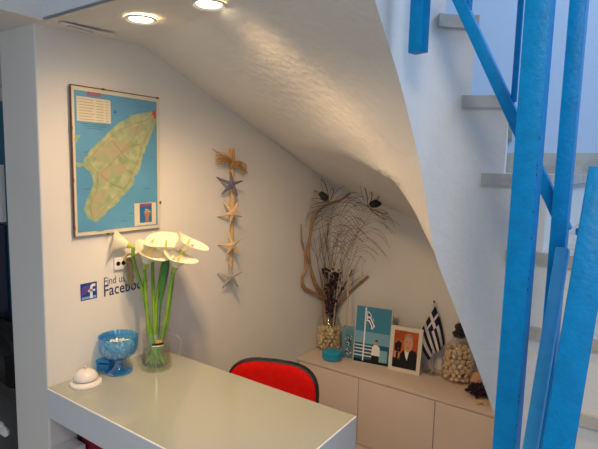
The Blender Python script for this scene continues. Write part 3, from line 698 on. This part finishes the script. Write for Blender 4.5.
branch([(326, 334), (325, 312), (323, 297), (315, 283), (310, 266), (308, 250), (310, 236), (313, 219), (320, 210), (329, 204), (341, 200), (350, 193)], .014, .006, 'tall driftwood branch bending over to the right at its top', offs=[0, 0, .01, .03, .04, .05, .05, .05, .05, .05, .05, .05], wob=.002)
branch([(331, 335), (333, 316), (340, 303), (352, 290), (368, 276)], .012, .007, 'short straight driftwood branch leaning to the right above the photo', offs=[0, 0, .0, .0, 0])
tw = MB()
rnd = random.Random(3)
def twig(a, b, r, bend, lvl):
    a = Vector(a); b = Vector(b); md = (a+b)/2+Vector((rnd.uniform(-bend, bend), rnd.uniform(-bend, bend), rnd.uniform(-bend, bend)*.3))
    q = catmull([a, md, b], 4); tw.tube(q, lambda s: r*(1-.55*s), 5)
    if lvl > 0:
        for _ in range(3):
            s = rnd.uniform(.3, .95); o_ = q[int(s*(len(q)-1))]; d = (b-a); L_ = d.length*rnd.uniform(.25, .5)
            dd = (d.normalized()+Vector((rnd.uniform(-.8, .8), rnd.uniform(-.4, .4), rnd.uniform(-.2, .6)))).normalized(); twig(o_, o_+dd*L_, r*.6, bend*.6, lvl-1)
for (x_, y_) in [(314, 238), (319, 228), (325, 236), (329, 222), (334, 240), (339, 232), (345, 240), (352, 238), (358, 246), (361, 256), (316, 255), (322, 250)]:
    twig(p1((330+rnd.uniform(-3, 3), 325), 0), p1((x_, y_), rnd.uniform(-.05, .08)), .0024, .022, 2)
tag(pin(tw).build('dried_twigs', M['twig']), 'bunch of fine dried brown twigs fanning out of the jar', 'twigs')
df = MB()
for i in range(110):
    t_ = rnd.random(); cx_ = 330+10*t_*rnd.uniform(-.5, 1.2); cy_ = 314-44*t_
    df.blob(p1((cx_+rnd.uniform(-4, 4), cy_+rnd.uniform(-3, 3)), .05+rnd.uniform(-.03, .03)), (rnd.uniform(.006, .014), rnd.uniform(.006, .012), rnd.uniform(.006, .014)), jit=.6, seg=7, rings=5, m=0 if rnd.random() < .8 else 1)
for a, b in [((331, 334), (331, 300)), ((334, 334), (336, 288)), ((329, 330), (327, 290)), ((336, 300), (352, 270)), ((334, 300), (343, 288))]: df.tube([p1(a, .03), p1(((a[0]+b[0])/2+1, (a[1]+b[1])/2), .04), p1(b, .05)], .003, 6)
df.blob(p1((342.5, 288.5), .06), (.013, .012, .013), jit=.3)
tag(df.build('dried_flowers', [M['darkflower'], mat('dark_plum', (.07, .03, .06), .7)]), 'clump of dark dried flowers standing in the middle of the driftwood jar', 'dried flowers')
def feather(shaft, eye, eyedir, label, off, depth, barbs, tipb, seed, fwd=.15):
    rn = random.Random(seed)
    root = empty('peacock_feather', atd(shaft[0], depth-off), label, 'feather')
    q = catmull([inroom(atd(p, depth-off-fwd*(i_/(len(shaft)-1))**1.5), .05, .05) for i_, p in enumerate(shaft)], 8)
    MB().tube(q, lambda s: .0030*(1-.65*s), 6).build('shaft', M['shaft'], root)
    vr = R @ Vector((1, 0, 0)); vu = R @ Vector((0, 1, 0)); vt = R @ Vector((0, 0, 1)); b_ = MB(); n = len(q)
    for i in range(barbs):
        s = .42+.56*i/barbs; p = q[int(s*(n-1))]; t_ = (q[min(n-1, int(s*(n-1))+1)]-q[max(0, int(s*(n-1))-1)]).normalized()
        for sd in (-1, 1):
            L_ = (.095+.06*math.sin(math.pi*(s-.4)/.6))*rn.uniform(.7, 1.15); sv = (t_.cross(vt)*sd).normalized()
            e_ = p+sv*L_+t_*L_*rn.uniform(.25, .6); tip_ = e_+sv*L_*.35-vu*L_*rn.uniform(.15, .5)
            b_.tube(catmull([p, p+sv*L_*.5+t_*L_*.45, e_, tip_+vt*rn.uniform(-.02, .02)], 4), .0012, 4)
    pin(b_).build('barbs', M['barb'], root)
    E = inroom(atd(eye, depth-off-fwd), .03, .03); ed = (vr*eyedir[0]+vu*eyedir[1]).normalized(); en = ed.cross(vt).normalized()
    rt = Matrix((en, vt, ed)).transposed()
    MB().blob(E, (.024, .008, .034), rot=rt, seg=14, rings=10, jit=.25).build('eye', M['eye'], root)
    f_ = MB()
    for (dx, dy, L_, bw) in tipb:
        a0 = q[-1]; d_ = (vr*dx+vu*dy).normalized(); s_ = d_.cross(vt)
        f_.tube(catmull([a0, a0+d_*L_*.4+s_*bw, a0+d_*L_*.8+s_*bw*1.1, a0+d_*L_], 5), lambda s: .0016+.0016*math.sin(math.pi*s), 5)
        f_.tube(catmull([a0, a0+d_*L_*.4-s_*bw, a0+d_*L_*.8-s_*bw*.6, a0+d_*L_], 5), lambda s: .0010, 5)
    pin(f_).build('tip_barbs', M['barb'], root); return root
feather([(332, 336), (336, 300), (341, 262), (341, 238), (340, 222), (335, 211), (329, 202)], (323.5, 196), (-.75, .65), 'peacock feather with a dark eye at the upper left of the driftwood jar', .07, D1, 13, [(-.35, 1, .15, .012), (-1, .12, .11, .010), (-1, -.28, .12, .010), (.25, 1, .09, .01), (-1, .75, .12, .006), (-.6, -.2, .05, .01)], 5)
c2 = cz((348, 357)); D2 = depth_of(c2); k2 = D2/F_PX
bt = empty('tall_bottle', c2, 'tall pale blue square glass bottle with speckled filling between tin and photo', 'bottle')
w_ = 12*k2; rz = Matrix.Rotation(math.radians(12), 3, 'Z')
MB().box(c2+Vector((0, 0, .098)), (w_, w_*.55, .194), rz).build('bottle_body', M['palebottle'], bt, bevel=.004)
sp_ = MB()
for i in range(60): sp_.blob(c2+rz @ Vector((random.uniform(-.16, .32)*w_, -w_*.285, random.uniform(.015, .15))), (.0035, .0018, .004), m=random.choice((0, 0, 1)), seg=6, rings=4)
sp_.build('speckled_filling', [M['photodark'], M['white']], bt)
feather([(348, 352), (348, 320), (348, 290), (349, 265), (352, 250), (356, 238), (360, 224), (364, 214), (368, 207)], (375, 204), (.95, .15), 'peacock feather with a dark eye standing in the pale blue bottle', 0, D2, 19, [(-.3, 1, .15, .012), (.9, -.55, .13, .010), (1, -.3, .12, .010), (.2, 1, .09, .008), (.75, .75, .09, .006), (-1, .0, .08, .02)], 9, .30)
tag(MB().tube([atd((347, 352), D2), atd((347.5, 310), D2-.015), atd((348.5, 266), D2-.02)], .0062, 10).build('pale_rod', M['shaft']), 'pale upright rod in the blue bottle beside the peacock feather', 'rod')
c = cz((331.8, 359)); k = depth_of(c)/F_PX; rr = 10*k
tn = empty('lidded_tin', c, 'small round turquoise tin with a rounded lid in front of the driftwood jar', 'tin')
MB().lathe([(0, .001), (rr*.85, .001), (rr*.98, .010), (rr, .026), (rr*.94, .034), (0, .034)], c, 36).build('tin_body', M['bluetin'], tn)
MB().lathe([(rr*.95, .035), (rr*1.01, .037), (rr*1.0, .048), (rr*.82, .058), (rr*.5, .062), (0, .063)], c, 36).build('lid', M['bluetin'], tn)
# ------------------------------------------------------------------ leaning photo frames
def lean(bl, br, tl, tilt, label, name, border, t, fm_, zoff=.0):
    B0 = cz(bl); B1 = cz(br); u = (B1-B0); Wd = u.length; u.normalize(); back = Vector((-u.y, u.x, 0))
    if back.y < 0: back = -back
    up = (Vector((0, 0, 1))*math.cos(tilt)+back*math.sin(tilt)).normalized(); n = u.cross(up)       # towards the viewer
    d = ray(tl); O = Vector((0, 0, H)); T = O+d*((B0-O).dot(n)/d.dot(n)); Ht = (T-B0).dot(up)
    root = empty(name, (B0+B1)/2, label, 'photo frame', )
    def Q(a, b, l=0): return B0+u*Wd*a+up*Ht*b+n*l
    def slab(mb, a0, b0, a1, b1, l0, l1, m=0):
        vs = [Q(a, b, l) for l in (l0, l1) for a, b in ((a0, b0), (a1, b0), (a1, b1), (a0, b1))]
        mb.add(vs, [(3, 2, 1, 0), (4, 5, 6, 7), (0, 1, 5, 4), (1, 2, 6, 5), (2, 3, 7, 6), (3, 0, 4, 7)], m)
    bw, bh = border/Wd, border/Ht
    bk = MB(); slab(bk, .01, .01, .99, .99, -t, 0); bk.build('back_board', M['photodark'], root, smooth=False)
    fr = MB()
    slab(fr, 0, 0, bw, 1, -t, .004); slab(fr, 1-bw, 0, 1, 1, -t, .004); slab(fr, bw, 0, 1-bw, bh, -t, .004); slab(fr, bw, 1-bh, 1-bw, 1, -t, .004)
    fr.build('frame', fm_, root, smooth=False)
    # rear strut
    P = Q(.5, .62, -t); foot = Vector((P.x, P.y, CZ+.002))+back*.05
    MB().bar(P, foot, .03, .003, u).build('strut', M['photodark'], root, smooth=False)
    def pic(polys, mats, nm='picture'):
        mb = MB()
        for l, (pts, m) in enumerate(polys): mb.add([Q(bw+(1-2*bw)*a, bh+(1-2*bh)*b, .0006+.00012*l) for a, b in pts], [tuple(range(len(pts)))], m)
        mb.build(nm, mats, root, smooth=False)
    return pic
def R4(a0, b0, a1, b1): return [(a0, b0), (a1, b0), (a1, b1), (a0, b1)]
def ell(cx_, cy_, rx, ry, n=20): return [(cx_+rx*math.cos(2*math.pi*i/n), cy_+ry*math.sin(2*math.pi*i/n)) for i in range(n)]
pic = lean((352.4, 361), (389, 368), (357, 304), .13, 'taller photo frame showing a flag on a pole and a man by the sea', 'photo_frame', .006, .010, M['frametop'])
P_ = [(R4(0, 0, 1, 1), 0), (R4(0, .33, 1, .55), 1), (R4(0, .0, 1, .34), 2), (R4(0, .0, 1, .06), 6), (R4(.245, .03, .285, .98), 3)]
for v in (.11, .17, .23, .29): P_.append((R4(0, v, .55, v+.018), 3))
fl = [(.30, .92), (.38, .90), (.50, .78), (.55, .66), (.46, .60), (.38, .68), (.30, .72)]
P_ += [(fl, 3), ([(.31, .90), (.38, .88), (.42, .83), (.33, .83)], 4), ([(.44, .84), (.54, .70), (.545, .67), (.42, .82)], 4), ([(.33, .80), (.40, .79), (.51, .65), (.49, .64), (.39, .76), (.33, .77)], 4), ([(.31, .745), (.37, .73), (.45, .64), (.43, .63), (.36, .70), (.31, .72)], 4)]
P_ += [(R4(.68, .05, .95, .26), 5), ([(.50, .14), (.74, .14), (.73, .30), (.66, .34), (.56, .34), (.51, .28)], 3), ([(.50, .01), (.72, .01), (.73, .15), (.51, .15)], 6), (ell(.625, .385, .045, .042), 7), ([(.585, .40), (.665, .40), (.655, .43), (.60, .43)], 6)]
pic(P_, [M['skyphoto'], M['skyphoto2'], M['seaphoto'], M['white'], M['photoblue'], mat('photo_wall', (.22, .45, .55), .4), M['photodark'], M['skin']])
pic = lean((387.8, 369), (419.3, 375.8), (393, 325), .16, 'smaller cream photo frame with a portrait of a person in a dark jacket', 'photo_frame', .022, .014, M['framewhite'])
pic([(R4(0, 0, 1, 1), 0), ([(.25, 0), (1, 0), (1, .42), (.90, .50), (.72, .52), (.45, .50), (.30, .38)], 1), ([(.46, .50), (.66, .50), (.60, .22), (.52, .32)], 4), (ell(.60, .68, .185, .235), 2), ([(.42, .74), (.45, .90), (.60, .95), (.76, .88), (.79, .70), (.72, .82), (.58, .86), (.48, .82)], 3), (ell(.53, .71, .025, .014, 8), 1), (ell(.67, .71, .025, .014, 8), 1), ([(.53, .57), (.66, .57), (.60, .545)], 1), ([(.59, .70), (.62, .62), (.58, .62)], 3), ([(0, 0), (.30, 0), (.26, .30), (.06, .30), (0, .24)], 1), ([(.04, .26), (.22, .22), (.28, .36), (.18, .46), (.05, .42)], 2), ([(.06, .44), (.30, .42), (.34, .66), (.20, .72), (.05, .62)], 1), ([(.12, .10), (.20, .10), (.22, .42), (.12, .42)], 1), (ell(.2, .50, .06, .03, 8), 5)],
    [M['photoorange'], M['photodark'], M['skin'], M['hairgrey'], M['white'], mat('photo_glass_wine', (.10, .04, .08), .3)])
# ------------------------------------------------------------------ table flag
c = cz((432, 373)); DF = depth_of(c); k = DF/F_PX
tf = empty('table_flag', c, 'small blue and white striped flag on a chrome table stand', 'flag')
MB().lathe([(0, .001), (8*k, .001), (8*k, .004), (6*k, .009), (2.5*k, .014), (1.2*k, .020), (.9*k, .026), (0, .026)], c, 32).build('stand_base', M['chrome'], tf)
top = atd((434.2, 302), DF)
MB().tube([c+Vector((0, 0, .02)), top], .0028, 8).build('pole', M['chrome'], tf)
MB().lathe([(0, -.006), (.004, -.004), (.006, 0), (.0035, .005), (0, .014)], top, 12).build('finial', M['photodark'], tf)
def zp(x_, y_): return (410+x_/4.725, 295+y_/4.725)
nu, nv = 30, 36; mb = MB(); vs = []
def q2(a, b, s): return (a[0]+(b[0]-a[0])*s, a[1]+(b[1]-a[1])*s)
for i in range(nu+1):
    u = i/nu
    for j in range(nv+1):
        v = j/nv
        A = q2((38, 190), (119, 52), v); B = q2((88, 304), (163, 238), v)
        mid = q2((45, 215), (158, 135), v)      # belly of the drape
        x_ = (1-u)**2*A[0]+2*u*(1-u)*(mid[0]*1.0)+u*u*B[0]; y_ = (1-u)**2*A[1]+2*u*(1-u)*((A[1]+B[1])/2)+u*u*B[1]
        y_ += 5*math.sin(v*9+u*2)*u
        vs.append(atd(zp(x_, y_), DF-.012-.016*math.sin(v*8.5+u*2.5)))
fs = []; ms = []
for i in range(nu):
    for j in range(nv):
        u = (i+.5)/nu; st_i = int((j+.5)/nv*9)       # nine stripes, navy first
        col = 0 if st_i % 2 == 0 else 1
        if u < .40 and j >= nv*4/9:
            vv = ((j+.5)/nv-4/9)/(5/9); col = 1 if (.4 < vv < .6 or .16 < u < .24) else 0
        fs.append((i*(nv+1)+j, i*(nv+1)+j+1, (i+1)*(nv+1)+j+1, (i+1)*(nv+1)+j)); ms.append(col)
mb.v = vs; mb.f = fs; mb.m = ms
fo = mb.build('flag_cloth', [M['navy'], M['flagwhite']], tf)
sm = fo.modifiers.new('thickness', 'SOLIDIFY'); sm.thickness = .0012
# small blue bottle glimpsed behind the flag
c = cz((437.5, 366)); k = depth_of(c)/F_PX
sbt = empty('small_bottle', c, 'small pale blue glass bottle half hidden behind the table flag', 'bottle')
MB().lathe([(0, .001), (4.5*k, .001), (4.8*k, .006), (4.8*k, .085), (2.6*k, .10), (2.2*k, .125), (0, .125)], c, 24).build('bottle_body', M['palebottle'], sbt)
MB().lathe([(2.4*k, .126), (2.5*k, .14), (0, .14)], c, 16).build('stopper', M['darkblue'], sbt)
# ------------------------------------------------------------------ stone jar with dark stopper
c3 = cz((457, 379)); D3 = depth_of(c3); k3 = D3/F_PX; r3 = 16.4*k3
prof3 = [(r3*.80, .001), (r3*.95, .012), (r3, .05), (r3*.99, .10), (r3*.92, .145), (r3*.75, .19), (r3*.52, .222), (r3*.42, .232), (r3*.42, .255), (r3*.46, .262)]
j3 = jar(c3, prof3, 'lidded glass jar full of tan pebbles at the right end of the cabinet')
MB().lathe([(0, .25), (r3*.37, .25), (r3*.37, .264), (r3*.46, .266), (r3*.44, .272), (r3*.30, .278), (r3*.26, .290), (r3*.33, .302), (r3*.30, .316), (r3*.14, .326), (0, .328)], c3, 28).build('stopper', M['eye'], j3)
import bisect
def rfun3(z):
    for (ra, za), (rb_, zb) in zip(prof3, prof3[1:]):
        if za <= z <= zb: return (ra+(rb_-ra)*(z-za)/(zb-za))-.006
    return r3*.4
fill(c3, rfun3, .006, .185, .0150, 'tan_pebble', M['stone2'], 'tan pebble inside the lidded glass jar at the right end of the cabinet', 'pebble', 'tan pebbles in the lidded jar')
# ------------------------------------------------------------------ pine cone, shell and starfish by the string wall
c = cz((478, 396)); rn = random.Random(11)
pc_ = MB()
for i in range(34):
    a = i*2.4; h = i/34; rr = .052*(1-.6*h)
    pc_.blob(c+Vector((rr*math.cos(a)*1.2, rr*math.sin(a)*.9, .014+.05*h)), (.013, .010, .008), rot=Matrix.Rotation(a, 3, 'Z'), seg=7, rings=5, jit=.4)
pc_.blob(c+Vector((0, 0, .03)), (.045, .035, .028))
tag(pc_.build('pine_cone', M['darkflower']), 'black pine cone lying at the right end of the cabinet top', 'pine cone')
c = cz((476, 385)); 
tag(MB().blob(c+Vector((.0, 0, .034)), (.034, .026, .034), jit=.3, seg=16, rings=12).build('sea_shell', M['shell']), 'rounded pinkish brown shell behind the black pine cone', 'shell')
c = cz((483, 404)); mb = MB()
for k_ in range(5):
    a = .5+2*math.pi*k_/5; mb.tube([c+Vector((math.cos(a)*.052*s, math.sin(a)*.04*s, .012-.007*s)) for s in (0, .25, .5, .75, 1)], lambda s: .010*(1-.75*s), 8, flat=.7)
mb.blob(c+Vector((0, 0, .012)), (.014, .014, .010)); tag(mb.build('dried_starfish', M['star_beige']), 'pale starfish lying flat in front of the black pine cone', 'starfish')
# ------------------------------------------------------------------ blue railing
rl_ = empty('stair_railing', (-.2, .93, 0), 'bright blue painted stair railing with square posts and a leaning rail', 'railing')
YR = .93
def post(px_top, px_bot, y, w, d, z0, z1, name='post', side_right=True, parent=rl_, tw_=0, m='bluepaint'):
    a = ony((px_top, 60), y).x; b = ony((px_bot, 400), y).x; x_ = (a+b)/2
    return x_
# post 1: front face px 522-546 (y=60), side face to 554
xl = ony((520.5, 60), YR).x; xr = ony((546, 60), YR).x
def postbox(xl, xr, y, d, z0, z1, name='post'):
    o = MB().bb(xl, xr, y, y+d, z0, z1).build(name, M['bluepaint'], rl_, bevel=.0025)
    return o
postbox(xl, xr, YR, .055, 0, 3.0)
Y2 = 1.06
x2l = ony((566, 40), Y2).x; x2r = ony((583, 40), Y2).x
postbox(x2l, x2r, Y2, .05, 0, 3.0)
# chipped paint marks on the first post edge
ch = MB(); 
for i in range(22):
    zz = random.uniform(.9, 1.75); ch.blob((xr-.0006, YR+.0004, zz), (.0009, .0009, random.uniform(.001, .004)), seg=6, rings=4)
ch.build('paint_chips', M['chip'], rl_)
# lower rail running down along the treads
def yrail(p, y): return ony(p, y)
A = ony((441, -40), 1.12); B = ony((566, 231), 1.12)
MB().bar(A, B, .024, .03, (1, 0, .4)).build('lower_rail', M['bluepaint2'], rl_, bevel=.002)
for (pt, pb) in (((519.5, -30), (514, 97)), ((472, -45), (469.5, 5))):
    a = ony(pt, 1.12); b = ony(pb, 1.12); MB().tube([(b.x, 1.12, b.z-.01), (b.x, 1.12, a.z+.3)], .0062, 10).build('baluster', M['bluepaint2'], rl_)
# hanging newel end at the top of the string
a = ony((418, 53), 1.09); wn = 20.5*depth_of(a)/F_PX
o = MB().box((a.x, 1.09, a.z+.5), (wn*.78, wn*.6, 1.0), Matrix.Rotation(math.radians(-14), 3, 'Z')).build('hanging_newel', M['bluepaint'], rl_, bevel=.002)
# slanting rail between the two posts and the leaning end piece at the right
A = ony((563, 249), 1.03); B = ony((527, 470), .90)
MB().bar(A, B, .022, .03, (1, 0, 0)).build('slanting_rail', mat('lighter_blue_paint', (.03, .36, .72), .45, noise_amt=.1, nscale=50), rl_, bevel=.002)  # rail in a lighter blue than the posts
A = ony((604, 170), .90); B = ony((553, 475), .80)
MB().bar(A, B, .042, .045, (1, .1, 0)).build('leaning_rail', M['bluepaint'], rl_, bevel=.0025)
a = ony((579, 232), 1.04); b = ony((592, 229), .93); MB().bar(a, b, .012, .012, (0, 0, 1)).build('bracket', M['bluepaint2'], rl_)
# ------------------------------------------------------------------ bags in the passage
c = onz((2, 449), .05)
def bag(px, y, sx, sz, m, name, label):
    p = ony(px, y); mb = MB().blob((p.x, p.y, sz), (sx, .14, sz), jit=.35, seg=20, rings=14); o = tag(mb.build(name, m), label, 'bag'); return p, o
bag((2, 425), 1.12, .17, .26, M['greybag'], 'travel_bag', 'dark grey soft bag on the floor of the passage')
bag((-6, 400), 1.34, .26, .34, M['black'], 'travel_bag', 'black bag behind the grey bag in the passage')
p = ony((4, 431), .98); tag(MB().blob(p, (.035, .02, .02), jit=.5, seg=12, rings=8).blob(p+Vector((-.04, 0, .02)), (.04, .015, .012)).build('white_cloth', M['white']), 'scrap of white cloth lying on the grey bag', 'cloth')
